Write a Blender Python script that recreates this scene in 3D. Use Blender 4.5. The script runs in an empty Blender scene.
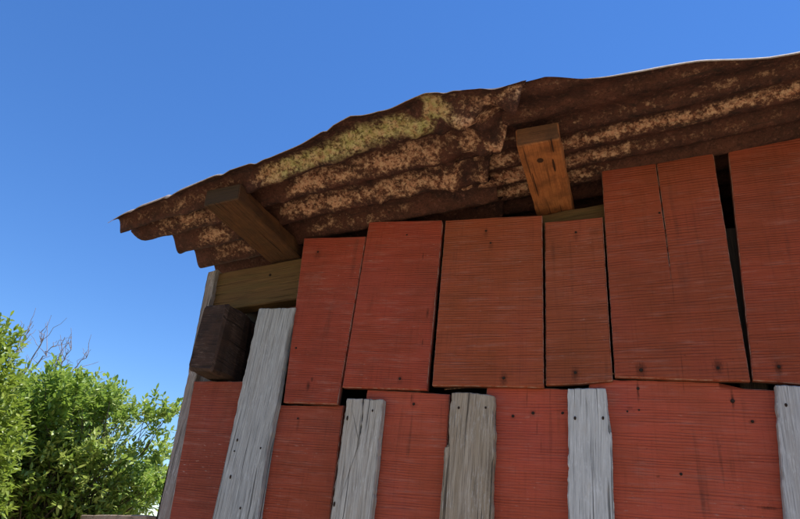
import bpy, bmesh, math, random
import numpy as np
from mathutils import Vector, Matrix, noise

random.seed(7)
SC = bpy.context.scene
COL = SC.collection
PI = math.pi

# ------------------------------------------------------------------ camera
F = 618.5; CX, CY = 400.0, 259.5                 # photograph is 800 x 519
def _n(v):
    v = np.array(v, float); return v / np.linalg.norm(v)
_Y = _n([250, -335.5, -F]); _Z = _n([160, 1259.5, -F]); _Z = _n(_Z - (_Y @ _Z) * _Y); _X = np.cross(_Y, _Z)
R = np.array([_X, _Y, _Z]); CAM = np.array([0, -1.3, 1.5])
def ray(px, py):
    return _n(R @ np.array([px - CX, -(py - CY), -F]))
def wall_pt(px, py, y=0.0):                      # a measured point of the wall plane at depth y
    d = ray(px, py); p = CAM + d * ((y - CAM[1]) / d[1]); return (p[0], p[2])
def far_pt(px, py, dist):
    return Vector(CAM + ray(px, py) * dist)

cam_d = bpy.data.cameras.new('camera'); cam = bpy.data.objects.new('camera', cam_d); COL.objects.link(cam)
cam_d.sensor_width = 36; cam_d.lens = F / 800 * 36; cam_d.clip_start = 0.02; cam_d.clip_end = 3000
M4 = Matrix(R.tolist()).to_4x4(); M4.translation = Vector(CAM); cam.matrix_world = M4
SC.camera = cam

# ------------------------------------------------------------------ light
SUN_DIR = Vector((0.24, 0.20, 1.0)).normalized()        # towards the sun, nearly overhead
w = bpy.data.worlds.new('World'); SC.world = w; w.use_nodes = True
wn = w.node_tree.nodes; bg = wn['Background']
sky = wn.new('ShaderNodeTexSky'); sky.sky_type = 'NISHITA'; sky.sun_disc = False
sky.sun_elevation = math.asin(SUN_DIR.z); sky.sun_rotation = math.atan2(SUN_DIR.x, SUN_DIR.y)
sky.air_density = 1.0; sky.dust_density = 0.0; sky.ozone_density = 6.0; sky.altitude = 0
hs = wn.new('ShaderNodeHueSaturation'); hs.inputs['Saturation'].default_value = 1.19; hs.inputs['Hue'].default_value = .507
w.node_tree.links.new(sky.outputs[0], hs.inputs['Color']); w.node_tree.links.new(hs.outputs[0], bg.inputs[0]); bg.inputs[1].default_value = 0.104
sun_d = bpy.data.lights.new('sun', 'SUN'); sun_d.energy = 5.0; sun_d.angle = math.radians(0.5); sun_d.color = (1, .95, .87)
sun = bpy.data.objects.new('sun', sun_d); COL.objects.link(sun)
sun.rotation_euler = SUN_DIR.to_track_quat('Z', 'Y').to_euler(); sun.location = (0, 0, 8)
vs = SC.view_settings; SC.display_settings.display_device = 'sRGB'
vs.view_transform = 'Standard'; vs.look = 'None'; vs.gamma = 1; vs.use_curve_mapping = False; vs.exposure = 0.85
SC.cycles.max_bounces = 8; SC.cycles.diffuse_bounces = 4; SC.cycles.transparent_max_bounces = 8

# ------------------------------------------------------------------ material helpers
class NT:
    def __init__(s, name):
        s.m = bpy.data.materials.new(name); s.m.use_nodes = True; s.t = s.m.node_tree
        s.b = s.t.nodes['Principled BSDF']; s.b.inputs['Specular IOR Level'].default_value = .25
    def n(s, kind, **kw):
        nd = s.t.nodes.new('ShaderNode' + kind)
        for k, v in kw.items(): setattr(nd, k, v)
        return nd
    def l(s, a, b): s.t.links.new(a, b)
    def val(s, nd, i, v):
        if hasattr(v, 'is_linked') or hasattr(v, 'links'): s.l(v, nd.inputs[i])
        else: nd.inputs[i].default_value = v
    def math(s, op, a, b=0.0, clamp=False):
        nd = s.n('Math', operation=op, use_clamp=clamp); s.val(nd, 0, a); s.val(nd, 1, b); return nd.outputs[0]
    def mul(s, v, sc):
        nd = s.n('VectorMath', operation='MULTIPLY'); s.val(nd, 0, v); s.val(nd, 1, sc); return nd.outputs[0]
    def add(s, v, sc):
        nd = s.n('VectorMath', operation='ADD'); s.val(nd, 0, v); s.val(nd, 1, sc); return nd.outputs[0]
    def noise(s, v, scale, det=4, rough=.6, dist=0):
        nd = s.n('TexNoise'); s.l(v, nd.inputs['Vector']); nd.inputs['Scale'].default_value = scale
        nd.inputs['Detail'].default_value = det; nd.inputs['Roughness'].default_value = rough
        nd.inputs['Distortion'].default_value = dist; return nd.outputs['Fac']
    def rng(s, v, a, b, c=0.0, d=1.0):
        nd = s.n('MapRange'); s.val(nd, 0, v)
        for i, x in zip((1, 2, 3, 4), (a, b, c, d)): nd.inputs[i].default_value = x
        return nd.outputs[0]
    def mix(s, f, a, b, mode='MIX'):
        nd = s.n('Mix', data_type='RGBA', blend_type=mode); s.val(nd, 0, f)
        for i, x in ((6, a), (7, b)):
            if isinstance(x, tuple): nd.inputs[i].default_value = (*x, 1)
            else: s.l(x, nd.inputs[i])
        return nd.outputs[2]
    def bump(s, h, strength, dist):
        nd = s.n('Bump'); s.l(h, nd.inputs['Height']); nd.inputs['Strength'].default_value = strength
        nd.inputs['Distance'].default_value = dist; s.l(nd.outputs[0], s.b.inputs['Normal'])
    def uv(s):
        return s.n('UVMap').outputs[0]

def stains(t, col, spots, dark=(.026, .012, .008)):
    """rust streaks, gouges and splits: spots of their own shape at measured places of the board (x, z, half width, half height, strength)"""
    if not spots: return col
    co = t.n('TexCoord').outputs['Object']
    jit = t.noise(t.mul(co, (1, 1, .35)), 420, 4, .7)
    acc = None
    for (x, z, rx, rz, st) in spots:
        d = t.mul(t.add(co, (-x, 0, -z)), (1 / rx, 0, 1 / rz))
        ln = t.n('VectorMath', operation='LENGTH'); t.l(d, ln.inputs[0])
        v = t.math('ADD', ln.outputs['Value'], t.math('MULTIPLY', jit, 1.5))
        f = t.rng(v, .95, 1.75, st, 0)
        acc = f if acc is None else t.math('MAXIMUM', acc, f)
    return t.mix(acc, col, dark)

def red_paint(name, base=(.30, .058, .04), seed=0.0, lines=1.0, wear=.3, spots=(), line_pitch=.0052, dirt=.35):
    t = NT(name); uv = t.add(t.uv(), (seed * 3.7, seed * 1.9, 0))
    # saw marks running across the board: narrow ridges with wandering spacing
    warp = t.noise(t.mul(uv, (2.6, 14, 1)), 1.0, 3)
    sx = t.n('SeparateXYZ'); t.l(uv, sx.inputs[0])
    ph = t.math('ADD', t.math('MULTIPLY', sx.outputs['Y'], 1 / line_pitch), t.math('MULTIPLY', warp, 3.0))
    wave = t.math('SINE', t.math('MULTIPLY', ph, 2 * PI))
    fib = t.noise(t.mul(uv, (14, 420, 1)), 1.0, 5, .65)
    patch = t.noise(uv, 9, 4)
    g = t.math('MULTIPLY', t.rng(wave, .1, 1), t.rng(t.noise(t.mul(uv, (5, 60, 1)), 1, 3), .36, .62))
    big = t.noise(t.add(uv, (3, 8, 0)), 4, 5, .6)
    c = t.mix(t.rng(big, .35, .7), base, tuple(b * k for b, k in zip(base, (.80, .92, 1.0))))
    c = t.mix(t.rng(fib, .45, .75, 0, .55), c, tuple(b * k for b, k in zip(base, (1.25, 1.55, 1.6))))
    c = t.mix(t.math('MULTIPLY', g, .40 * lines), c, tuple(b * k for b, k in zip(base, (.42, .36, .36))))
    # grey weather film, dark dirt, and chips where paint has gone
    c = t.mix(t.rng(t.noise(t.mul(uv, (3, 7, 1)), 3, 6, .7), .50, .80, 0, dirt), c, (.10, .045, .035))
    chip = t.math('MULTIPLY', t.rng(t.noise(t.mul(uv, (45, 190, 1)), 1.0, 5, .75), .61, .67), t.rng(patch, .46, .60))
    c = t.mix(t.math('MULTIPLY', chip, wear), c, (.50, .33, .27))
    pit = t.rng(t.noise(t.mul(uv, (170, 260, 1)), 1.0, 2, .5), .70, .76, 0, .55)
    c = t.mix(pit, c, tuple(b * .28 for b in base))
    # the board's own upright grain under the paint, and dirt run down from its top edge
    up = t.noise(t.mul(uv, (150, 6, 1)), 1.0, 5, .7)
    c = t.mix(t.rng(up, .52, .74, 0, .45), c, tuple(b * k for b, k in zip(base, (.55, .62, .6))))
    run = t.math('MULTIPLY', t.rng(t.noise(t.mul(uv, (60, 3, 1)), 1.0, 4, .6), .55, .72), t.rng(t.noise(t.add(uv, (1, 4, 0)), 6, 3), .45, .62))
    c = t.mix(t.math('MULTIPLY', run, .55), c, (.055, .022, .016))
    # large tonal drift: thinner, greyer or browner coats of paint
    drift = t.noise(t.add(t.mul(uv, (1, .8, 1)), (9, 2, 0)), 7, 3, .55)
    c = t.mix(t.rng(drift, .45, .72, 0, .45), c, tuple(b * k for b, k in zip(base, (.62, .74, .55))))
    c = t.mix(t.rng(drift, .28, .45, .30, 0), c, tuple(b * k for b, k in zip(base, (.88, .80, 1.25))))
    # arrises and sawn edges worn back to bare wood in places; sides behind painted dark as gap shade
    ed = t.n('Attribute', attribute_name='edge').outputs['Fac']
    wornm = t.math('MULTIPLY', t.rng(ed, .25, .8), t.rng(t.noise(t.mul(uv, (45, 45, 1)), 1.0, 4, .7), .40, .62))
    c = t.mix(t.math('MULTIPLY', wornm, .85), c, (.36, .24, .19)); c = t.mix(t.rng(ed, -.02, -.35, 0, .9), c, (.045, .03, .022))
    # chalky bloom in broken horizontal smears
    bloom = t.math('MULTIPLY', t.rng(t.noise(t.mul(uv, (10, 90, 1)), 1.0, 6, .75), .50, .74), t.rng(t.noise(t.add(uv, (5, 1, 0)), 11, 4, .6), .40, .66))
    c = t.mix(t.math('MULTIPLY', bloom, .58), c, (.40, .20, .16))
    c = stains(t, c, spots)
    t.l(c, t.b.inputs['Base Color']); t.b.inputs['Roughness'].default_value = .88; t.b.inputs['Specular IOR Level'].default_value = .12
    h = t.math('ADD', t.math('MULTIPLY', g, -.9), t.math('MULTIPLY', fib, .9))
    h = t.math('SUBTRACT', h, t.math('MULTIPLY', pit, .8)); t.bump(h, .75, .0016)
    return t.m

def grey_wood(name, *a_, end_dark=0.0, **k_):
    return _grey_wood(name, *a_, end_dark=end_dark, **k_)
def _grey_wood(name, a=(.30, .30, .295), b=(.13, .13, .13), pale=(.68, .70, .72), tan=(.27, .21, .14), tan_amt=.3, seed=0.0, spots=(), pale_amt=.6, grime=(.035, .028, .022), grime_amt=.0, end_dark=0.0):
    """bare weathered timber, grain along U"""
    t = NT(name); uv = t.add(t.uv(), (seed * 2.3, seed * 4.1, 0))
    bend = t.noise(t.mul(uv, (4, 10, 1)), 1.0, 2)
    uvw = t.n('CombineXYZ'); sx = t.n('SeparateXYZ'); t.l(uv, sx.inputs[0])
    t.l(sx.outputs[0], uvw.inputs[0]); t.l(t.math('ADD', sx.outputs[1], t.math('MULTIPLY', bend, .009)), uvw.inputs[1]); uvw = uvw.outputs[0]
    grain = t.math('ADD', t.math('MULTIPLY', t.noise(t.mul(uvw, (7, 210, 1)), 1.0, 6, .75), .55), t.math('MULTIPLY', t.noise(t.mul(uvw, (11, 560, 1)), 1.0, 4, .7), .45))
    broad = t.noise(t.mul(uvw, (3, 38, 1)), 1.0, 3, .6)
    c = t.mix(t.rng(grain, .38, .62), b, a)
    c = t.mix(t.rng(broad, .42, .68, 0, tan_amt), c, tan)
    fleck = t.math('MULTIPLY', t.rng(t.noise(t.mul(uvw, (45, 330, 1)), 1.0, 5, .75), .52, .64), t.rng(t.noise(uv, 13, 3), .42, .6))
    c = t.mix(t.math('MULTIPLY', fleck, pale_amt * .75), c, pale)
    crack = t.math('MAXIMUM', t.rng(t.noise(t.mul(uvw, (3, 150, 1)), 1.0, 2, .4), .30, .34, .85, 0), t.rng(t.noise(t.mul(uvw, (9, 420, 1)), 1.0, 2, .4), .29, .34, .5, 0))
    c = t.mix(crack, c, tuple(x * .3 for x in b))
    c = t.mix(t.rng(t.noise(t.add(t.mul(uv, (1, 2.5, 1)), (7, 3, 0)), 14, 6, .75), .54, .74, 0, .55), c, tuple(x * .62 * k for x, k in zip(a, (1.1, .95, .8))))
    if grime_amt: c = t.mix(t.rng(t.noise(uv, 22, 5, .7), .42, .62, 0, grime_amt), c, grime)
    if end_dark: c = t.mix(t.math('MULTIPLY', t.n('Attribute', attribute_name='edge').outputs['Fac'], end_dark), c, (.03, .022, .012))
    c = stains(t, c, spots)
    t.l(c, t.b.inputs['Base Color']); t.b.inputs['Roughness'].default_value = .85
    t.bump(t.math('SUBTRACT', t.math('MULTIPLY', grain, 1.2), crack), .85, .0024)
    return t.m

def flat_mat(name, c, rough=.8, metal=0.0, var=.35, scale=60):
    t = NT(name); co = t.n('TexCoord').outputs['Object']
    col = t.mix(t.rng(t.noise(co, scale, 4), .35, .7), c, tuple(x * (1 - var) for x in c))
    t.l(col, t.b.inputs['Base Color']); t.b.inputs['Roughness'].default_value = rough; t.b.inputs['Metallic'].default_value = metal
    return t.m

# ------------------------------------------------------------------ object helpers
def link(name, bm, mat, parent=None, smooth=False):
    me = bpy.data.meshes.new(name); bmesh.ops.recalc_face_normals(bm, faces=bm.faces[:]); bm.to_mesh(me); bm.free()
    if smooth:
        for p in me.polygons: p.use_smooth = True
    me.materials.append(mat); o = bpy.data.objects.new(name, me); COL.objects.link(o)
    if parent: o.parent = parent
    return o
def tag(o, label, cat, group=None):
    o['label'] = label; o['category'] = cat
    if group: o['group'] = group
    return o
def empty(name, loc=(0, 0, 0)):
    o = bpy.data.objects.new(name, None); o.location = loc; o.empty_display_size = .2; COL.objects.link(o); return o

def rough_outline(pts, step, jit, seed):
    out = []; k = len(pts)
    for i in range(k):
        a = Vector(pts[i]); b = Vector(pts[(i + 1) % k]); L = (b - a).length
        n = max(1, int(L / step)); t = (b - a).normalized(); nr = Vector((t.y, -t.x))
        for j in range(n):
            p = a + (b - a) * (j / n)
            if j or True:
                q = Vector((p.x * 40, p.y * 40, seed))
                p = p + nr * (jit * (noise.noise(q) + .6 * noise.noise(q * 3.1))) * (0.4 if j == 0 else 1)
            out.append(p)
    return out

def board(name, pts, yf, th, mat, parent, step=.012, jit=.0008, seed=0.0, grain='x', rot=0.0, tilt=(0, 0), bev=.0021, bow=0.0):
    """a plank seen face-on: outline (x, z) in the wall plane, front face at y = yf, real thickness th, softened arris"""
    area = sum(pts[i][0] * pts[(i + 1) % len(pts)][1] - pts[(i + 1) % len(pts)][0] * pts[i][1] for i in range(len(pts)))
    if area < 0: pts = pts[::-1]
    P = rough_outline(pts, step, jit, seed); n = len(P)
    c = sum(P, Vector((0, 0))) / n
    zs = [p.y for p in P]; z0, z1 = min(zs), max(zs)
    def dy(p): return tilt[0] * (p.x - c.x) + tilt[1] * (p.y - c.y)
    bm = bmesh.new(); uvl = bm.loops.layers.uv.new('UVMap')
    fr, mid, bk = [], [], []; el = bm.verts.layers.float.new('edge')
    for i in range(n):
        e = (P[(i + 1) % n] - P[i - 1]).normalized(); inn = Vector((-e.y, e.x))
        q = P[i] + inn * bev
        fr.append(bm.verts.new((q.x, yf + dy(q), q.y)))
        mid.append(bm.verts.new((P[i].x, yf + bev + dy(P[i]), P[i].y)))
        bk.append(bm.verts.new((P[i].x, yf + th + dy(P[i]), P[i].y)))
        mid[-1][el] = 1.0; bk[-1][el] = -1.0
    f = bm.faces.new(fr); bm.faces.new(bk[::-1])
    for i in range(n):
        j = (i + 1) % n
        bm.faces.new((mid[i], mid[j], fr[j], fr[i])); bm.faces.new((bk[i], bk[j], mid[j], mid[i]))
    cr, sr = math.cos(rot), math.sin(rot)
    for fa in bm.faces:
        for lp in fa.loops:
            x, y, z = lp.vert.co; x -= c.x; z -= c.y
            u = x * cr + z * sr; v = -x * sr + z * cr
            u, v = (u, v + (y - yf)) if grain == 'x' else (v, u + (y - yf))
            lp[uvl].uv = (u, v)
    bmesh.ops.triangulate(bm, faces=[x for x in bm.faces if len(x.verts) > 4], quad_method='FIXED', ngon_method='EAR_CLIP')
    o = link(name, bm, mat, parent)
    o['front'] = yf
    return o

def beam(name, a, b, wid, hgt, mat, parent, up=(0, 0, 1), bev=.003, jit=.0015, seed=0, seg=10):
    """a squared timber from a to b, its ends and arrises worn"""
    a = Vector(a); b = Vector(b); d = (b - a).normalized(); up = Vector(up); s = d.cross(up).normalized(); up = s.cross(d).normalized(); L = (b - a).length
    bm = bmesh.new(); uvl = bm.loops.layers.uv.new('UVMap'); el = bm.verts.layers.float.new('edge')
    prof = [(-1, -1, 1, 0), (-1, -1, 0, 1), (-1, 1, 0, -1), (-1, 1, 1, 0), (1, 1, -1, 0), (1, 1, 0, -1), (1, -1, 0, 1), (1, -1, -1, 0)]
    rings = []
    ts = [0, bev] + [L * i / seg for i in range(1, seg)] + [L - bev, L]
    for k, t in enumerate(ts):
        ring = []; inset = bev if k in (0, len(ts) - 1) else 0
        for (sx, sz, bx, bz) in prof:
            x = sx * (wid / 2 - inset) + bx * bev; z = sz * (hgt / 2 - inset) + bz * bev
            p = a + d * t + s * x + up * z
            p = p + Vector((noise.noise(p * 23 + Vector((seed, 0, 0))) + .6 * noise.noise(p * 90 + Vector((seed, 0, 0))), noise.noise(p * 23 + Vector((seed, 9, 0))) + .6 * noise.noise(p * 90 + Vector((seed, 9, 0))), noise.noise(p * 23 + Vector((seed, 0, 9))) + .6 * noise.noise(p * 90 + Vector((seed, 0, 9))))) * jit
            ring.append(bm.verts.new(p)); ring[-1][el] = 1.0 if k in (0, len(ts) - 1) else 0.0
        rings.append(ring)
    def uvs(f, end=False):
        for lp in f.loops:
            q = lp.vert.co - a
            lp[uvl].uv = ((q.dot(s) * 1.0, q.dot(up)) if end else (q.dot(d), q.dot(s) + q.dot(up) * 1.0))
    for r0, r1 in zip(rings, rings[1:]):
        for i in range(8):
            j = (i + 1) % 8; uvs(bm.faces.new((r0[i], r0[j], r1[j], r1[i])))
    uvs(bm.faces.new(rings[0][::-1]), True); uvs(bm.faces.new(rings[-1]), True)
    return link(name, bm, mat, parent)

nail_mat = flat_mat('rusty iron', (.030, .018, .013), .75, .3)
def nail(parent, px, py, r=.0036, sx=1.0, sz=1.0, yf=None, rot=0.0):
    """a flattened, rusted nail head standing just proud of its board"""
    yf = parent['front'] if yf is None else yf
    x, z = wall_pt(px, py, yf); bm = bmesh.new(); cr, sr = math.cos(rot), math.sin(rot)
    tops, bots = [], []
    for k in range(10):
        a = 2 * PI * k / 10; rr = r * (1 + .12 * noise.noise(Vector((px + k, py, 1))))
        ux, uz = rr * math.cos(a) * sx, rr * math.sin(a) * sz
        vx, vz = ux * cr - uz * sr, ux * sr + uz * cr
        tops.append(bm.verts.new((x + vx * .75, yf - .0016, z + vz * .75))); bots.append(bm.verts.new((x + vx, yf + .001, z + vz)))
    bm.faces.new(tops)
    for k in range(10):
        j = (k + 1) % 10; bm.faces.new((bots[k], bots[j], tops[j], tops[k]))
    return link('nail', bm, nail_mat, parent)
def px_spots(lst, yf):
    """(px, py, half width px, half height px, strength) -> metres on the board"""
    out = []
    for px, py, rx, rz, st in lst:
        x, z = wall_pt(px, py, yf); x2, _ = wall_pt(px + rx, py, yf); _, z2 = wall_pt(px, py - rz, yf)
        out.append((x, z, abs(x2 - x) * .8, abs(z2 - z) * .8, st * .85))
    return out
def outl(pxs, yf): return [wall_pt(a, b, yf) for a, b in pxs]

# ------------------------------------------------------------------ ground
t = NT('pale dry yard'); co = t.n('TexCoord').outputs['Object']
c = t.mix(t.rng(t.noise(co, .8, 5), .4, .62), (.42, .31, .20), (.20, .19, .08))
c = t.mix(t.rng(t.noise(co, 14, 5), .35, .75, 0, .5), c, (.48, .38, .27))
t.l(c, t.b.inputs['Base Color']); t.b.inputs['Roughness'].default_value = .95; t.bump(t.noise(co, 30, 5), .6, .02)
bm = bmesh.new(); bmesh.ops.create_grid(bm, x_segments=40, y_segments=40, size=900)
for v in bm.verts:
    r = v.co.length
    if r > 60: v.co.z = noise.noise(v.co * .006) * min(3, (r - 60) * .02) - .5
g = link('ground', bm, t.m); g['kind'] = 'structure'

# ------------------------------------------------------------------ the shed
shed = empty('timber_shed', (-.1, .8, 0))
tag(shed, 'old timber shed clad in red painted boards and grey battens under a rusty corrugated roof', 'shed')
shed_inv = Matrix.Translation((.1, -.8, 0))
YU, YL, YB = -.014, 0.0, -.021         # front faces of upper boards, lower boards, battens

# --- upper row of red boards: outline in photo pixels, saw-line angle, nails, stains
UP = [
 dict(q=[(304, 238), (365.5, 236.5), (365, 241), (337, 404), (283, 402)], rot=-.03, seed=1, base=(0.298, 0.053, 0.031), lines=.75, wear=.5,
      nails=[(318, 252, 1), (296, 348, .9)], st=[(308, 386, 3, 8, .85), (312, 379, 2, 4, .8), (318, 254, 6, 9, .4)]),
 dict(q=[(369, 222), (441.5, 220), (442.5, 224), (426.5, 389.5), (342, 387)], rot=-.02, seed=2, base=(0.307, 0.055, 0.032), lines=.7, wear=.5,
      nails=[(407, 235, .9), (399.7, 378.5, 1.1)], st=[(423, 256, 1.2, 6, .7), (427.5, 313, 2, 8, .75), (422.5, 342, 1.2, 7, .8), (400, 380, 5, 7, .4)]),
 dict(q=[(445.5, 220.5), (500, 217), (542, 215.2), (543.6, 387.3), (490, 386), (432, 385.3)], rot=.0, seed=3, base=(0.285, 0.066, 0.031), lines=1.1, wear=.35, pitch=.0062,
      nails=[(486, 231, 1), (490.6, 243, .9), (503.7, 378, 1.2)], st=[(503.7, 379, 6, 12, .65), (486, 233, 4, 7, .4), (491, 246, 4, 7, .4)]),
 dict(q=[(544.8, 222), (572, 220), (602.4, 217), (612.6, 380.5), (580, 383.5), (545.8, 384.5)], rot=.03, seed=4, base=(0.275, 0.066, 0.032), lines=1.15, wear=.45, pitch=.0060,
      nails=[(575.8, 232.4, 1), (575.4, 372.6, 1.2)], st=[(575.4, 374, 7, 13, .7), (576, 236, 4, 8, .4), (594, 232, 9, 6, .3)]),
 dict(q=[(601.2, 166), (654.9, 158.4), (660, 195), (665.5, 235), (671.5, 281), (666.4, 235), (661, 195), (656.1, 158.2), (712.6, 149.6), (731, 265), (750.3, 381), (690, 379.5), (614.8, 376.5)], rot=.04, seed=5, base=(0.275, 0.058, 0.029), lines=.85, wear=.25, pitch=.0066,
      nails=[(659.4, 213, .9), (641, 370, 1.3), (718, 368, 1.3)], st=[(641, 369, 8, 12, .75), (718, 366, 8, 12, .75), (673, 291, 1.0, 20, .5), (682, 366, 1, 22, .5), (728, 372, 1, 14, .5)]),
 dict(q=[(727, 137.8), (770, 136), (800, 134.2), (868, 131.5), (874, 386), (800, 383.5), (753.2, 379.5), (741, 268)], rot=.02, seed=6, base=(0.271, 0.054, 0.027), lines=.85, wear=.25, pitch=.0058,
      nails=[(779, 366.6, 1.1)], st=[(779, 368, 6, 12, .7), (790, 165, 14, 3, .12)]),
 dict(q=[(876, 131), (955, 127), (962, 390), (880, 388)], rot=.02, seed=7, base=(0.295, 0.059, 0.029), lines=.9, wear=.3, nails=[(915, 370, 1)], st=[]),
 dict(q=[(960, 126), (1050, 122), (1058, 396), (967, 392)], rot=.02, seed=8, base=(0.295, 0.059, 0.029), lines=.9, wear=.3, nails=[(1010, 374, 1)], st=[]),
]
for d in UP:
    m = red_paint('red paint on sawn board', d['base'], d['seed'], d['lines'], d['wear'], px_spots(d['st'], YU), d.get('pitch', .0052))
    P_ = outl(d['q'], YU)
    if d['seed'] == 8: P_ = [P_[0], (.675, P_[1][1]), (.672, P_[3][1]), P_[3]]      # last board ends flush with the shed's far corner
    o = board('red_board', P_, YU, .017, m, shed, seed=d['seed'], rot=d['rot'], tilt=(random.uniform(-.012, .012), random.uniform(-.004, .004)), jit=.0007)
    if d['seed'] == 5: o['label'] = 'red board with a long split running down from its top edge'
    if d['seed'] == 4: o['label'] = 'narrow red board with a faded brown corner'
    for (a, b, r) in d['nails']: nail(o, a, b, .0030 * r)

# --- lower row
def ground_x(q, lean=0.0): return (q[0] + lean, .06)
def lower(top, xl, xr):
    P = outl(top, YL); return P + [(xr, .06), (xl, .06)]
LO = [
 dict(p=[wall_pt(194, 381), wall_pt(246, 381), (-.873, 1.81), (-.873, .06), (-1.055, .06), wall_pt(169, 519)], seed=11, base=(0.237, 0.053, 0.033), lines=.8, wear=1.0, nails=[], st=[(200, 505, 22, 8, .35), (232, 470, 10, 5, .2)]),
 dict(p=lower([(252, 404), (300, 405.5), (343.5, 405)], -.868, -.592), seed=12, base=(0.294, 0.060, 0.033), lines=.95, wear=.6, nails=[(298, 418.5, .9)], st=[(298, 424, 2, 10, .4)]),
 dict(p=lower([(367.5, 389.5), (400, 391), (449.5, 394)], -.586, -.345), seed=13, base=(0.378, 0.074, 0.041), lines=.8, wear=.45, nails=[(413.7, 404, 1.1)], st=[(411.5, 398, 1.6, 8, .6), (414, 405, 6, 5, .4)]),
 dict(p=lower([(487, 387), (520, 387.5), (568, 389)], -.338, -.103), seed=14, base=(0.398, 0.074, 0.042), lines=.7, wear=.35, nails=[(513, 416, 1.1), (533, 413, 1.2), (562.6, 413, 1.1)],
      st=[(527, 398, 1.2, 14, .55), (537, 428, 1.0, 14, .6), (541, 445, .9, 14, .5), (550, 397, .9, 14, .5), (533, 413, 6, 7, .4), (513, 417, 5, 5, .35)]),
 dict(p=lower([(588.5, 379.3), (640, 380.2), (680, 380.8), (719, 382.2), (720.5, 387.2), (748, 388.5), (783, 390)], -.096, .255), seed=15, base=(0.398, 0.076, 0.043), lines=.8, wear=.4,
      nails=[(638, 388.5, 1.2), (732.6, 400.8, 1.3), (752.5, 421.3, .9), (681, 474, 1.0), (627.4, 411.5, .8), (639, 410, .8)],
      st=[(638, 391, 2.2, 16, .75), (732.6, 399, 2.4, 16, .8), (752, 422, 6, 3, .5), (630, 408, 6, 2, .5), (683.5, 386, .9, 14, .45), (768, 508, 16, 3, .75), (658, 476.5, 4, 2, .6), (740, 505, 10, 3, .35)]),
 dict(p=lower([(785, 386), (880, 391), (905, 392)], .262, .52), seed=16, base=(0.378, 0.074, 0.043), lines=.8, wear=.4, nails=[(840, 410, 1)], st=[]),
 dict(p=[wall_pt(908, 392), (.668, wall_pt(908, 392)[1] - .004), (.668, .06), (.527, .06)], seed=17, base=(0.378, 0.074, 0.043), lines=.8, wear=.4, nails=[], st=[]),
]
for d in LO:
    m = red_paint('red paint on sawn board', d['base'], d['seed'], d['lines'], d['wear'], px_spots(d['st'], YL), .0056)
    o = board('red_board', d['p'], YL, .017, m, shed, seed=d['seed'], rot=.01, tilt=(random.uniform(-.01, .01), 0), jit=.0012)
    if d['seed'] == 11: o['label'] = 'dark red board at the corner with scuffed pale scratches'
    for (a, b, r) in d['nails']: nail(o, a, b, .0032 * r)

# --- grey battens over the joints
BA = [
 dict(q=[(258.5, 308.5), (276, 308), (295, 307.5), (286, 345), (277, 402), (266, 455), (257.5, 519)], xl=-.925, xr=-.812, seed=21, a=(.45, .46, .455), b=(.17, .175, .175), tan_amt=.10, pale_amt=.5,
      last=(212, 519), nails=[(237.4, 440, .8, 1.7), (234.5, 451, .6, 1.2), (260.8, 448, .8, 1.3), (230.5, 476.8, .8, 2.2), (240.4, 508, .8, 1.4)], st=[(240, 370, 2, 14, .15)], label=None),
 dict(q=[(347, 398), (362.4, 398.4), (361, 420), (357.5, 449), (362.4, 420), (363.9, 398.5), (383, 399.5), (377, 455), (371, 519)], xl=-.633, xr=-.543, seed=22, a=(.53, .51, .47), b=(.20, .19, .175), tan_amt=.35, pale_amt=.5,
      last=(330, 519), nails=[(347.3, 418, .7, 2.8), (372.6, 410.5, .8, 1.5), (334.3, 504, .7, 2.8)], st=[], label='grey batten with a split running down from its top'),
 dict(q=[(451.5, 392.7), (470, 392.3), (488, 394), (494, 396), (493.5, 420), (495, 432), (492.5, 470), (492, 519)], xl=-.392, xr=-.283, seed=23, a=(.45, .385, .305), b=(.14, .11, .08), tan_amt=.75, pale_amt=.5,
      last=(440, 519), pre=[(444.5, 447), (448.5, 446), (449, 415)], nails=[(458.7, 407.6, .9, 1.2), (485.7, 407.6, .9, 1.2)], st=[(489, 470, 3.5, 50, .55), (487, 415, 3, 18, .4)], label='tan brown batten with ragged edges'),
 dict(q=[(568, 388.3), (590, 387.6), (605.5, 388.5), (607.5, 402), (609.5, 431), (611.5, 432), (613.5, 519)], xl=-.138, xr=-.056, seed=24, a=(.60, .61, .605), b=(.29, .295, .30), tan_amt=.06, pale_amt=.85,
      last=(568, 519), nails=[(575, 418, .9, 1.6), (603, 418, .9, 1.6)], st=[], label='pale silver grey batten'),
 dict(q=[(775.5, 385), (790, 385.4), (815, 386), (826, 519)], xl=.225, xr=.322, seed=25, a=(.52, .52, .53), b=(.24, .24, .245), tan_amt=.2, pale_amt=.6,
      last=(785.5, 519), nails=[(786, 405, .9, 1.5), (808, 406, .9, 1.5)], st=[], label=None),
 dict(q=[(893, 391), (930, 393), (944, 519)], xl=.48, xr=.57, seed=26, a=(.4, .38, .36), b=(.19, .18, .17), tan_amt=.2, pale_amt=.5, last=(902, 519), nails=[(912, 412, .9, 1.4)], st=[], label=None),
]
for d in BA:
    P = outl(d['q'], YB) + [(d['xr'], .08), (d['xl'], .08), wall_pt(*d['last'], YB)] + outl(d.get('pre', []), YB)
    m = grey_wood('weathered grey batten', d['a'], d['b'], tan_amt=d['tan_amt'], pale_amt=d['pale_amt'], seed=d['seed'], spots=px_spots(d['st'], YB))
    o = board('grey_batten', P, YB, .0195, m, shed, seed=d['seed'], grain='z', rot=0, jit=.0026, step=.007, bev=.002, tilt=(random.uniform(-.02, .02), 0))
    if d['label']: o['label'] = d['label']
    for (a, b, r, sz) in d['nails']: nail(o, a, b, .0030 * r, 1, sz)

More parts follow.
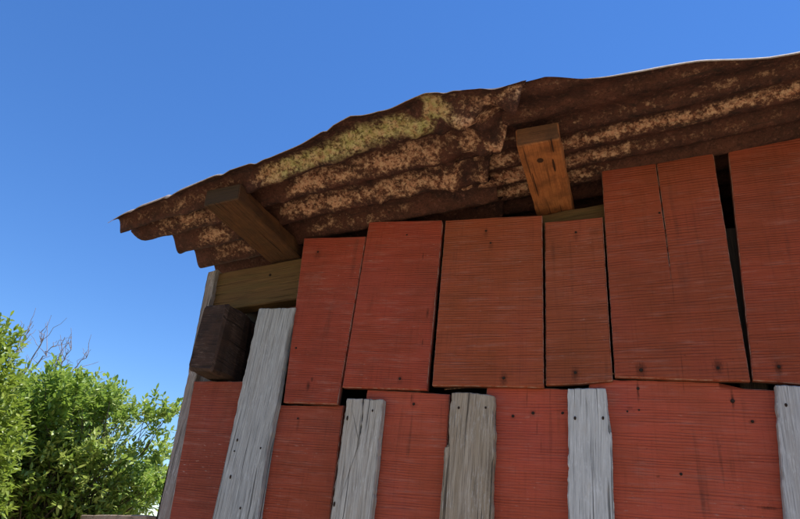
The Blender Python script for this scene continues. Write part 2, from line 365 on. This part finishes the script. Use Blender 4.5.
# --- corner board, pale grey where bare
cp = [(208, 272), (217, 269), (195, 380), (171, 519)]
m = grey_wood('bare corner board', (.30, .27, .25), (.14, .12, .11), tan_amt=.4, seed=2.0, tan=(.24, .13, .10))
o = board('corner_board', [wall_pt(*q, .006) for q in cp] + [(-1.052, .05), (-1.10, .05), wall_pt(157, 519, .006), wall_pt(184, 392, .006)], .006, .03, m, shed, seed=31, grain='z', jit=.003, step=.012, bev=.0015)

# --- structural timbers
olive = grey_wood('olive brown sawn plank', (.15, .085, .032), (.065, .035, .014), pale=(.20, .13, .06), tan=(.10, .075, .025), tan_amt=.5, pale_amt=.25, seed=32)
o = beam('rafter', (-1.118, .043, 2.126), (.165, .043, 2.126 + 1.283 * .122), .044, .122, olive, shed, seed=3, seg=30, jit=.002)
nail(o, 270, 275, .004, yf=.0205)
brown = grey_wood('dark brown framing', (.045, .032, .022), (.018, .012, .009), pale=(.06, .045, .035), tan=(.03, .02, .014), tan_amt=.4, pale_amt=.2, seed=33)
for x, top in ((.208, 2.26), (.60, 2.36)):
    beam('stud', (x, .046, .05), (x, .046, top - .03), .048, .05, brown, shed, up=(0, 1, 0), seed=x)
beam('girt', (-1.05, .046, 1.73), (.18, .046, 1.735), .046, .08, brown, shed, seed=6, seg=20)
beam('girt', (-1.03, .046, .5), (.18, .046, .5), .046, .08, brown, shed, seed=7, seg=20)
# purlins under the roof, poking out past the wall
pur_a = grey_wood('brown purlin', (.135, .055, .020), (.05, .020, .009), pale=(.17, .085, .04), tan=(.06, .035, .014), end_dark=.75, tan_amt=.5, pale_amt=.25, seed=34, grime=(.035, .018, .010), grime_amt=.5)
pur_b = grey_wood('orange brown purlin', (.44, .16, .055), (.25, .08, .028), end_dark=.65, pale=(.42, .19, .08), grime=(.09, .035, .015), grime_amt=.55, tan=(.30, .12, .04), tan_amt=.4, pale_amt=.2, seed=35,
                  )
def purlin(x, z, y0, mat, wid, tilt, seed):
    return beam('purlin', (x, y0, z), (x + .0, 1.5, z + .01), wid, .044, mat, shed, up=(math.sin(tilt), 0, math.cos(tilt)), seed=seed, seg=60, bev=.0028, jit=.0026)
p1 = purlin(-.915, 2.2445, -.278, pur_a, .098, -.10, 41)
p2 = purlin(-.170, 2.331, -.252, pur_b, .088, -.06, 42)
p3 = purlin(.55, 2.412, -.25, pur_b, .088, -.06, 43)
# knot and a check in the underside of the middle purlin
km = flat_mat('dark knot', (.05, .02, .01), .9)
bm = bmesh.new()
def under_disc(x, y, z, rx, ry, mat, name, par):
    bm = bmesh.new(); vs_ = []
    for k in range(12):
        a = 2 * PI * k / 12; vs_.append((x + rx * math.cos(a), y + ry * math.sin(a)))
    lo = [bm.verts.new((a, b, z - .0012 + (a - x) * .06)) for a, b in vs_]; hi = [bm.verts.new((a, b, z + .004 + (a - x) * .06)) for a, b in vs_]
    bm.faces.new(lo)
    for k in range(12): bm.faces.new((lo[k], hi[k], hi[(k + 1) % 12], lo[(k + 1) % 12]))
    return link(name, bm, mat, par)
bm.free()
under_disc(-.172, -.19, 2.3095, .007, .008, km, 'knot', p2)
under_disc(-.146, -.165, 2.3105, .0022, .024, km, 'check', p2)
under_disc(-.141, -.235, 2.3100, .0016, .022, km, 'check', p2)
under_disc(-.196, -.10, 2.3080, .0012, .05, km, 'check', p2)

# heavy beam end sticking out at the corner
bx0, bz0 = wall_pt(202, 380); bx1, _ = wall_pt(229, 381)
be = grey_wood('dark weathered beam end', (.065, .035, .025), (.022, .012, .009), pale=(.26, .19, .16), tan=(.05, .03, .02), tan_amt=.4, pale_amt=.75, seed=36, grime=(.012, .009, .008), grime_amt=.6)
BEAMW = bx1 - bx0 - .004; BEAMH = .178
beam('beam_end', ((bx0 + bx1) / 2, -.070, bz0 + BEAMH / 2 + .006), ((bx0 + bx1) / 2, .40, bz0 + BEAMH / 2 + .006), BEAMW, BEAMH, be, shed, seed=51, bev=.006, jit=.006, seg=24)

# --- the other walls, closing the dark inside
def plank_wall(name, a, b, ztop_a, ztop_b, mat, n, out):
    a = Vector(a); b = Vector(b); bm = bmesh.new(); uvl = bm.loops.layers.uv.new('UVMap'); d = (b - a) / n; o_ = Vector(out)
    for i in range(n):
        p0 = a + d * (i + .012); p1_ = a + d * (i + .988); off = o_ * random.uniform(0, .004)
        z0 = ztop_a + (ztop_b - ztop_a) * i / n; z1 = ztop_a + (ztop_b - ztop_a) * (i + 1) / n
        vs_ = []
        for dep in (0, -.022):
            for (p, z) in ((p0, .03), (p1_, .03), (p1_, z1), (p0, z0)):
                q = p + off + o_ * dep; vs_.append(bm.verts.new((q.x, q.y, z)))
        for f in ((0, 1, 2, 3), (7, 6, 5, 4), (0, 4, 5, 1), (1, 5, 6, 2), (2, 6, 7, 3), (3, 7, 4, 0)):
            fa = bm.faces.new([vs_[k] for k in f])
            for lp in fa.loops: lp[uvl].uv = (lp.vert.co.z, lp.vert.co.x + lp.vert.co.y)
    # inner lining so no light leaks through the joints
    vs_ = [bm.verts.new((a - o_ * .026).to_tuple()[:2] + (.03,)), bm.verts.new((b - o_ * .026).to_tuple()[:2] + (.03,)), bm.verts.new((b - o_ * .026).to_tuple()[:2] + (ztop_b,)), bm.verts.new((a - o_ * .026).to_tuple()[:2] + (ztop_a,))]
    bm.faces.new(vs_)
    return link(name, bm, mat, shed)
sw = grey_wood('grey side planks', (.24, .21, .19), (.10, .09, .08), tan_amt=.4, seed=37)
plank_wall('side_wall', (-1.042, .066, 0), (-1.042, 1.6, 0), 2.15, 2.262, sw, 9, (-1, 0, 0))
beam('corner_post', (-1.035, .046, .05), (-1.070, .046, 2.06), .05, .045, sw, shed, up=(0, 1, 0), seed=5, jit=.003)
plank_wall('side_wall', (.662, .022, 0), (.662, 1.6, 0), 2.445, 2.455, sw, 9, (1, 0, 0))
plank_wall('back_wall', (-1.04, 1.6, 0), (.66, 1.6, 0), 2.266, 2.455, sw, 12, (0, 1, 0))

bm = bmesh.new(); bm.faces.new([bm.verts.new(v) for v in ((-1.01, .07, .02), (.63, .07, .02), (.63, 1.57, .02), (-1.01, 1.57, .02))])
link('earth_floor', bm, flat_mat('dark trodden earth', (.045, .033, .025), .95), shed)

# ------------------------------------------------------------------ corrugated roof
def interp(tab, x):
    if x <= tab[0][0]:
        (a, b), (c, d) = tab[0], tab[1]; return b + (d - b) * (x - a) / (c - a) if x > a - .2 else b
    for (a, b), (c, d) in zip(tab, tab[1:]):
        if x <= c: return b + (d - b) * (x - a) / (c - a)
    return tab[-1][1]
t = NT('rusted corrugated iron'); uv = t.uv(); co = t.n('TexCoord').outputs['Object']
s_ = t.n('SeparateXYZ'); t.l(uv, s_.inputs[0])
ph = t.math('FRACT', s_.outputs['Y'])
flank = t.math('ABSOLUTE', t.math('SUBTRACT', ph, .5))
streak = t.noise(t.mul(uv, (16, 5.5, 1)), 1.0, 6, .75)
wob = t.noise(t.mul(uv, (7, 1.5, 1)), 1.0, 4, .6)
prof = t.rng(t.math('ADD', flank, t.math('MULTIPLY', t.math('SUBTRACT', wob, .5), .50)), .27, -.02)
fine = t.noise(co, 240, 6, .8); mid = t.noise(co, 48, 6, .75); big = t.noise(co, 8, 4); big2 = t.noise(t.add(co, (4, 2, 1)), 13, 5, .65)
# sound dark rust, red-brown to near black, mottled at several sizes
spk = t.noise(co, 190, 3, .6); spk2 = t.noise(t.add(co, (2, 7, 3)), 95, 5, .75); blot = t.noise(t.add(co, (6, 1, 4)), 30, 6, .8)
c = t.mix(t.rng(mid, .38, .64), (.012, .006, .006), (.060, .022, .017))
c = t.mix(t.rng(big2, .48, .68, 0, .8), c, (.085, .030, .021))
c = t.mix(t.rng(spk2, .55, .66, 0, .65), c, (.17, .080, .062))
c = t.mix(t.rng(fine, .55, .70, 0, .55), c, (.15, .062, .045))
# pale scale in broken streaks, plus sky light painted onto the outward-facing flanks
lic = t.n('Attribute', attribute_name='lichen').outputs['Fac']
scl_lit = t.n('Attribute', attribute_name='scale_light').outputs['Fac']
amt = t.math('ADD', t.math('MULTIPLY', prof, .55), t.math('MULTIPLY', t.math('SUBTRACT', streak, .5), .9))
amt = t.math('ADD', amt, t.math('MULTIPLY', t.math('SUBTRACT', blot, .5), 2.0))
amt = t.math('ADD', amt, t.math('MULTIPLY', t.math('SUBTRACT', spk2, .5), 1.7))
amt = t.math('ADD', amt, t.math('MULTIPLY', t.math('SUBTRACT', scl_lit, .5), .55))
amt = t.math('ADD', amt, t.math('MULTIPLY', lic, .16))
pale = t.math('MULTIPLY', t.rng(amt, .33, .72), t.rng(prof, .0, .55))
pale = t.math('MULTIPLY', pale, t.rng(scl_lit, .08, .5))
palec = t.mix(t.rng(blot, .42, .60), (.27, .10, .058), (.44, .235, .15))
palec = t.mix(t.rng(spk2, .46, .62), palec, (.50, .32, .21))
palec = t.mix(t.math('MULTIPLY', lic, t.rng(mid, .30, .56)), palec, t.mix(t.rng(spk2, .4, .6), (.25, .23, .075), (.42, .38, .19)))
c = t.mix(t.math('MULTIPLY', prof, .5), c, (.10, .036, .022))
c = t.mix(t.math('MULTIPLY', pale, .92), c, palec)
# pinholes, soot and black scale
c = t.mix(t.rng(t.noise(co, 170, 3, .65), .53, .61, 0, .65), c, (.03, .009, .008))
c = t.mix(t.rng(blot, .40, .30, 0, .85), c, (.014, .009, .008))
c = t.mix(t.rng(t.noise(t.mul(uv, (5, 11, 1)), 1.0, 5, .7), .58, .70, 0, .7), c, (.016, .011, .010))
at2 = t.n('Attribute', attribute_name='zinc')
c = t.mix(at2.outputs['Fac'], c, t.mix(t.rng(t.noise(co, 90, 3), .4, .7), (.36, .30, .26), (.24, .16, .12)))
t.l(c, t.b.inputs['Base Color']); t.b.inputs['Roughness'].default_value = .82; t.bump(t.math('ADD', t.math('ADD', spk2, mid), t.math('MULTIPLY', pale, .6)), .9, .0028)
ROOF = t.m

def zplane(x): return 2.38 + .11 * x
def sheet(x0f, x1f, yfun, wmax, amp, nx, dz, dent=None, lich=None, lip=None, scal=None, fade=None, per=14, warp=.004, seed=0):
    """one corrugated sheet: u runs along the slope, wv counts corrugations inwards from the outer edge"""
    bm = bmesh.new(); uvl = bm.loops.layers.uv.new('UVMap')
    la = bm.verts.layers.float.new('lichen'); sa = bm.verts.layers.float.new('scale_light'); za = bm.verts.layers.float.new('zinc'); grid = []; UV = {}
    nw = int(wmax * per)
    rows = ([-2, -1] if lip else []) + list(range(nw + 1))
    for j in rows:
        row = []
        for i in range(nx + 1):
            u = i / nx; wv = max(0, j) / per
            y0 = yfun(-.6, wv); x = x0f(y0) + (x1f(y0) - x0f(y0)) * u
            y, ww = yfun(x, wv), wv
            if isinstance(y, tuple): y, ww = y
            h = amp * math.sin(2 * PI * ww) * (fade(x, y, ww) if fade else 1)
            q = Vector((x * 5, y * 5, seed)); h += warp * noise.noise(q) * 2 + warp * .6 * noise.noise(q * 3.3)
            if dent: h += dent(x, y)
            z = zplane(x) + dz + h; zi = 0.0
            if j < 0:
                k = lip(x); zi = 1.0 if k > .0015 else .0
                if j == -1: y -= .001; z -= .0003
                else: y -= .001 + k * .58; z -= max(k, .0012) * .81
            v = bm.verts.new((x, y, z)); v[za] = zi * (1 if j < 0 else 0)
            if lich: v[la] = lich(x, y, ww)
            v[sa] = scal(x, y, ww) if scal else .5
            kk = max(0, min(1, (x + .50) / .2)) if dent else 0
            UV[v] = (x, ww + kk * (.9 * noise.noise(Vector((x * 9, y * 9, 2))) + .5 * noise.noise(Vector((x * 21, y * 21, 5))))); row.append(v)
        grid.append(row)
    for a, b in zip(grid, grid[1:]):
        for i in range(nx):
            f = bm.faces.new((a[i], a[i + 1], b[i + 1], b[i]))
            for lp in f.loops: lp[uvl].uv = UV[lp.vert]
    o = link('roof_sheet', bm, ROOF, shed, smooth=True)
    md = o.modifiers.new('thickness', 'SOLIDIFY'); md.thickness = .0012; md.offset = 1
    return o

def unproj_roof(px, py, lift=0.0):
    d = ray(px, py); tt = (2.38 + lift + .11 * CAM[0] - CAM[2]) / (d[2] - .11 * d[0]); p = CAM + d * tt; return (p[0], p[1])
A_out = [unproj_roof(*q) for q in [(113, 219), (150, 203), (190, 187), (240, 168), (270, 158), (300, 145), (328, 131), (350, 119), (362, 118), (372, 115), (385, 110), (405, 102), (425, 94), (440, 93), (460, 93), (500, 88), (540, 83.5), (560, 83)]]
B_out = [unproj_roof(*q) for q in [(440, 104), (470, 103), (500, 97), (522, 90.5), (545, 84.2), (580, 83), (640, 76), (700, 68), (740, 64), (770, 61), (800, 55.5), (900, 40)]]
gA = [(-1.3, -.205), (-1.1, -.235), (-.7, -.293), (-.33, -.360), (0, -.36)]
b2 = [(-1.3, -.165), (-1.0, -.177), (-.74, -.218), (-.41, -.233), (0, -.26)]
b3 = [(-1.3, -.06), (-1.04, -.083), (-.79, -.118), (-.34, -.143), (0, -.155)]
def yA(x, wv):
    ks = [0, .5, 1.5, 2.5]; ys = [interp(A_out, x), interp(gA, x), interp(b2, x), interp(b3, x)]
    ys[0] = min(ys[0], ys[1] - .02)
    if wv >= 2.5: return ys[3] + .1 * (wv - 2.5)
    for k in range(3):
        if wv <= ks[k + 1]: return ys[k] + (ys[k + 1] - ys[k]) * (wv - ks[k]) / (ks[k + 1] - ks[k])
def yB(x, wv):
    ye = interp(B_out, x); y = ye + wv * .0675
    if x < -.59: return y
    return (y, (y + .06 * (x + .1) + .01) / .0675 + 20.5)
def xA0(y): return -1.222 - max(0, min(1, (-.165 - y) / .06)) * .07
def xA1(y): return -.150 - max(0, min(1, (y + .37) / .25)) * .15 + .016 * noise.noise(Vector((y * 16, 2, 3))) - .055 * max(0, min(1, (-.335 - y) / .035))
def dentA(x, y):
    k = max(0, min(1, (x + .52) / .3)); s = k * k * (3 - 2 * k) * max(0, min(1, (.05 - y) / .1))
    q = Vector((x * 10, y * 14, 4.0))
    crs = (abs(noise.noise(q)) - .25) * .066 + (abs(noise.noise(q * 2.1 + Vector((3, 1, 0)))) - .25) * .026     # sharp creases
    edge_k = max(.12, min(1, (y - interp(A_out, x)) / .07)); crs *= edge_k
    h = crs * s
    h += (.006 * noise.noise(Vector((x * 7, y * 9, 1.0))) - .007 * max(0, .18 - abs(noise.noise(Vector((x * 9 + y * 5, y * 7, 8.0))))) / .18) * max(0, min(1, (.1 - y) / .2))
    # diagonal fold near the upper end of the sheet
    d_ = (x + .30) * .75 - (y + .31) * .65; h += s * edge_k * (-.022 * max(0, 1 - abs(d_) / .028) + .017 * max(0, 1 - abs(d_ - .05) / .035))
    return h
def lichA(x, y, wv):
    if wv > 1.05: return 0.0
    k = max(0, min(1, (x + .84) / .10)) * max(0, min(1, (-.30 - x) / .06)); return k
def bump(x, a, b, f=.05): return max(0, min(1, (x - a) / f)) * max(0, min(1, (b - x) / f))
def scal_litA(x, y, wv):          # paleness along each corrugation: flaked scale plus painted-in flank light
    k = int(wv)
    if k == 0: v = max(bump(x, -.86, -.30), .35 * bump(x, -1.3, -.86))
    elif k == 1: v = max(.9 * bump(x, -.80, -.36), .75 * bump(x, -1.24, -.98))
    elif k == 2: v = max(.95 * bump(x, -.88, -.32), .6 * bump(x, -1.17, -1.0))
    elif k == 3: v = max(.4 * bump(x, -.85, -.5), .45 * bump(x, -1.2, -.95))
    else: v = .12
    return max(v, .8 * bump(x, -.40, -.10)) if k < 3 else v
def scal_litB(x, y, wv):
    if wv < 18: return .30 if wv > 16.6 else .2
    if wv < 19: return .95 if x < .33 else .4
    if wv < 20: return .85 * bump(x, -.5, .04, .1) + .25
    if wv < 21: return .8 * bump(x, -.5, -.02) + .08
    return .05
def fadeB(x, y, wv): return .45 + .55 * max(0, min(1, (wv - 17.2) / .8))
def lipA(x): return (.0016 if x < -.3 else .0008) + .019 * max(0, min(1, (-.86 - x) / .16))
def lipB(x): return .0014 + .0115 * max(0, min(1, (x + .07) / .10)) * max(0, min(1, (.60 - x) / .05))
o = sheet(xA0, xA1, yA, 8.6, .0200, 190, .002, dentA, lichA, lipA, scal_litA, lambda x, y, wv: .35 + .65 * min(1, wv / .7), warp=.0035, seed=1); o['label'] = 'buckled rusty corrugated sheet with lichen at the eave end'
sheet(lambda y: -.25 - .14 * max(0, min(1, (y + .37) / .25)), lambda y: .86, yB, 12.6, .0105, 150, .012, None, None, lipB, scal_litB, fadeB, warp=.0025, seed=2)
def yback(off):
    def fn(x, wv): return (off + wv * .09)
    return fn
sheet(lambda y: -1.24, lambda y: .1, yback(.40), 15.5, .011, 70, .012, seed=3, per=8)
sheet(lambda y: .0, lambda y: .86, yback(.40), 15.5, .009, 70, .020, seed=4, per=8)

# meshes of the shed were drawn in world measures: shift them under the shed's own base point
for ch in shed.children: ch.matrix_parent_inverse = shed_inv

# ------------------------------------------------------------------ plants
def leaf_mat(name, a, b, c3, trans=.35):
    t = NT(name); at = t.n('Attribute', attribute_name='tint')
    col = t.mix(t.rng(at.outputs['Fac'], 0, .55), a, b); col = t.mix(t.rng(at.outputs['Fac'], .55, 1), col, c3)
    t.l(col, t.b.inputs['Base Color']); t.b.inputs['Roughness'].default_value = .42; t.b.inputs['Specular IOR Level'].default_value = .45
    tr = t.n('BsdfTranslucent'); t.l(t.mix(.5, col, (.16, .22, .02)), tr.inputs[0]); mx = t.n('MixShader'); mx.inputs[0].default_value = trans
    out = t.t.nodes['Material Output']; t.l(t.b.outputs[0], mx.inputs[1]); t.l(tr.outputs[0], mx.inputs[2]); t.l(mx.outputs[0], out.inputs[0])
    return t.m
bark = flat_mat('grey brown bark', (.13, .10, .075), .9, 0, .5, 40)
dead = flat_mat('bare grey twig bark', (.34, .28, .28), .9, 0, .4, 40)

def tube(bm, pts, r0, r1, n=5):
    rings = []
    for i, p in enumerate(pts):
        d = (pts[min(i + 1, len(pts) - 1)] - pts[max(i - 1, 0)]).normalized()
        s = d.cross(Vector((.3, .8, .5))).normalized(); u = s.cross(d); r = r0 + (r1 - r0) * i / (len(pts) - 1)
        rings.append([bm.verts.new(p + (s * math.cos(2 * PI * k / n) + u * math.sin(2 * PI * k / n)) * r) for k in range(n)])
    for a, b in zip(rings, rings[1:]):
        for k in range(n): bm.faces.new((a[k], a[(k + 1) % n], b[(k + 1) % n], b[k]))
    bm.faces.new(rings[-1])
def wavy(a, b, n, amp, seed):
    out = []
    for i in range(n + 1):
        f = i / n; p = a.lerp(b, f); k = math.sin(PI * f) * amp
        out.append(p + Vector((noise.noise(Vector((f * 3, seed, 0))), noise.noise(Vector((f * 3, seed, 5))), noise.noise(Vector((f * 3, seed, 9))))) * k)
    return out

class Leaves:
    def __init__(s): s.v = []; s.f = []; s.t = []
    def leaf(s, p, d, L, W, tint):
        d = d.normalized(); side = d.cross(Vector((random.uniform(-.5, .5), random.uniform(-.5, .5), 1))).normalized(); nr = side.cross(d).normalized()
        k = len(s.v); droop = random.uniform(.05, .22) * L
        for (a, b, h) in ((0, 0, 0), (.42, -.5, .0), (.45, 0, -.14), (.42, .5, .0), (1, 0, 0), (.76, -.34, 0), (.76, .34, 0), (.74, 0, -.10)):
            q = p + d * (a * L) + side * (b * W) + nr * (h * W) - Vector((0, 0, droop * a * a)); s.v.append(q)
        s.f += [(k, k + 1, k + 2), (k, k + 2, k + 3), (k + 1, k + 5, k + 7, k + 2), (k + 2, k + 7, k + 6, k + 3), (k + 5, k + 4, k + 7), (k + 7, k + 4, k + 6)]
        s.t += [tint] * 8
    def spray(s, p, d, n, length, L, W, tint):
        d = d.normalized()
        for i in range(n):
            f = (i + random.random()) / n; q = p + d * (length * f)
            r = Vector((random.gauss(0, 1), random.gauss(0, 1), random.gauss(.25, .8))).normalized()
            s.leaf(q, d * (.35 + .5 * f) + r * .9, L * random.uniform(.65, 1.2), W * random.uniform(.8, 1.15), max(0, min(1, tint + random.gauss(0, .16))))
    def build(s, name, mat, parent):
        me = bpy.data.meshes.new(name); me.from_pydata(s.v, [], s.f); a = me.attributes.new('tint', 'FLOAT', 'POINT'); a.data.foreach_set('value', s.t)
        me.materials.append(mat); o = bpy.data.objects.new(name, me); COL.objects.link(o); o.parent = parent
        return o
def in_poly(x, y, P):
    c = False; j = len(P) - 1
    for i in range(len(P)):
        if (P[i][1] > y) != (P[j][1] > y) and x < (P[j][0] - P[i][0]) * (y - P[i][1]) / (P[j][1] - P[i][1]) + P[i][0]: c = not c
        j = i
    return c

def shrub(name, label, cat, base, poly, dist, depth, nclump, nleaf, L, W, mat, tint, spray_len, group=None, hole=.30):
    root = empty(name, base); tag(root, label, cat, group); inv = Matrix.Translation(-Vector(base))
    xs = [p[0] for p in poly]; ys = [p[1] for p in poly]; cl = []; tries = 0
    while len(cl) < nclump and tries < 60000:
        tries += 1
        x, y = random.uniform(min(xs), max(xs)), random.uniform(min(ys), max(ys))
        if not in_poly(x, y, poly): continue
        p = far_pt(x, y, dist + random.uniform(-depth, depth))
        if noise.noise(p * 2.1) < hole - .45: continue
        if all((p - q).length > .07 for q in cl): cl.append(p)
    lv = Leaves(); br = bmesh.new(); b0 = Vector(base); top = max(p.z for p in cl)
    mids = [b0 + Vector((random.uniform(-.35, .35), random.uniform(-.35, .35), top * random.uniform(.35, .55))) for _ in range(9)]
    for i, m_ in enumerate(mids): tube(br, wavy(b0 + Vector((random.uniform(-.05, .05), random.uniform(-.05, .05), 0)), m_, 7, .15, i), .030, .016, 6)
    ctr = sum(cl, Vector()) / len(cl)
    for i, p in enumerate(cl):
        m_ = min(mids, key=lambda q: (q - p).length + random.uniform(0, .25)); tube(br, wavy(m_, p, 6, .16, i + 20), .009, .0022, 4)
        out = (p - ctr).normalized(); tc = tint + noise.noise(p * 2.6) * .35
        for k in range(3):
            d = out * .7 + Vector((random.gauss(0, .6), random.gauss(0, .6), .45 + random.gauss(0, .45)))
            lv.spray(p, d, nleaf, spray_len * random.uniform(.6, 1.25), L, W, tc)
    o1 = lv.build('crown', mat, root); o2 = link('trunk', br, bark, root)
    for o in (o1, o2): o.matrix_parent_inverse = inv
    return root

dark_leaf = leaf_mat('glossy green leaf', (.10, .20, .035), (.25, .38, .07), (.45, .51, .15), .48)
yel_leaf = leaf_mat('yellow green leaf', (.12, .20, .03), (.24, .33, .045), (.38, .43, .09), .45)
crown_px = [(x + (0 if x < 100 else -7), y + 14) for x, y in [(-90, 392), (-60, 385), (10, 392), (22, 378), (40, 376), (50, 366), (60, 372), (74, 372), (84, 374), (94, 386), (112, 384), (122, 386), (127, 396), (141, 399), (150, 404), (176, 397), (179, 401), (163, 412), (156, 424), (168, 432), (173, 441), (163, 452), (170, 462), (166, 476), (152, 484), (138, 496), (128, 505), (118, 540), (112, 575), (-90, 575)]]
pb = far_pt(20, 520, 5.1)
shrub('leafy_shrub', 'large dark green glossy leaved shrub filling the lower left beside the shed corner', 'shrub', (pb.x, pb.y, 0), crown_px, 5.0, .5, 1120, 16, .052, .0215, dark_leaf, .60, .16, hole=.27)
yel_px = [(x - 9, y + 28) for x, y in [(-120, 318), (-20, 306), (8, 309), (13, 318), (20, 332), (16, 345), (15, 372), (18, 392), (12, 410), (12, 432), (2, 455), (-4, 480), (-20, 520), (-120, 520)]]
pb2 = far_pt(-45, 520, 4.0)
shrub('leafy_shrub', 'tall yellow green shrub cut off by the left edge of the photo', 'shrub', (pb2.x, pb2.y, 0), yel_px, 4.0, .3, 380, 15, .046, .019, yel_leaf, .55, .14, hole=.22)

# bare twigs standing up between the two shrubs
tw = empty('bare_shrub', tuple(far_pt(12, 520, 5.6))[:2] + (0,)); tag(tw, 'leafless grey twigs poking up out of the dark green shrub', 'shrub')
tinv = Matrix.Translation(-tw.location)
def tp(a, b, d=5.5): return far_pt(a - 9, b, d)
stems = [((4, 440), (20, 372), (33, 324)), ((6, 440), (26, 385), (45, 352), (53, 337)), ((8, 440), (35, 382), (52, 356), (61, 347)), ((40, 430), (62, 372), (74, 337)), ((44, 430), (70, 366), (79, 347)), ((60, 430), (82, 370), (97, 354)), ((10, 440), (18, 360), (39, 330)), ((48, 430), (66, 380), (68, 358))]
for i, st in enumerate(stems):
    bm = bmesh.new(); d = 5.3 + .08 * i; pts = [tp(a, b, d) for a, b in st]
    base = Vector((tw.location.x + random.uniform(-.1, .1), tw.location.y + random.uniform(-.1, .1), 0))
    full = wavy(base, pts[0], 6, .1, i)[:-1]
    for a, b in zip(pts, pts[1:]): full += wavy(a, b, 5, .05, i + 30)[:-1]
    full.append(pts[-1]); tube(bm, full, .013, .0022, 5)
    for k in range(9):
        j = random.randint(len(full) // 2, len(full) - 2); p = full[j]; dd = (full[j + 1] - p).normalized()
        e = p + (dd + Vector((random.gauss(0, .35), random.gauss(0, .35), random.gauss(.1, .25)))) * random.uniform(.08, .18)
        tube(bm, wavy(p, e, 4, .03, k), .003, .0013, 4)
    o = link('stem', bm, dead, tw); o.matrix_parent_inverse = tinv

# low timber fence seen just over the bottom edge beside the shed
fe = empty('timber_fence', tuple(far_pt(130, 516, 2.4))[:2] + (0,)); tag(fe, 'low tan timber fence whose top rail shows beside the shed corner', 'fence')
finv = Matrix.Translation(-fe.location)
fm = grey_wood('tan fence timber', (.36, .26, .19), (.20, .13, .09), tan_amt=.4, seed=61, tan=(.3, .2, .13))
b = far_pt(165, 513, 1.86); a = far_pt(95, 518.5, 3.6); b.z = a.z = 1.515
a = b + (a - b) * 1.15
o = beam('top_rail', a, b, .09, .045, fm, fe, seed=9); o.matrix_parent_inverse = finv
for i in range(14):
    p = a.lerp(b, (i + .5) / 14); o = beam('fence_board', (p.x, p.y, .03), (p.x, p.y, a.z - .025), .085, .022, fm, fe, up=((b - a).cross(Vector((0, 0, 1))).normalized()), seed=i); o.matrix_parent_inverse = finv

for o in bpy.data.objects:
    if 'front' in o: del o['front']
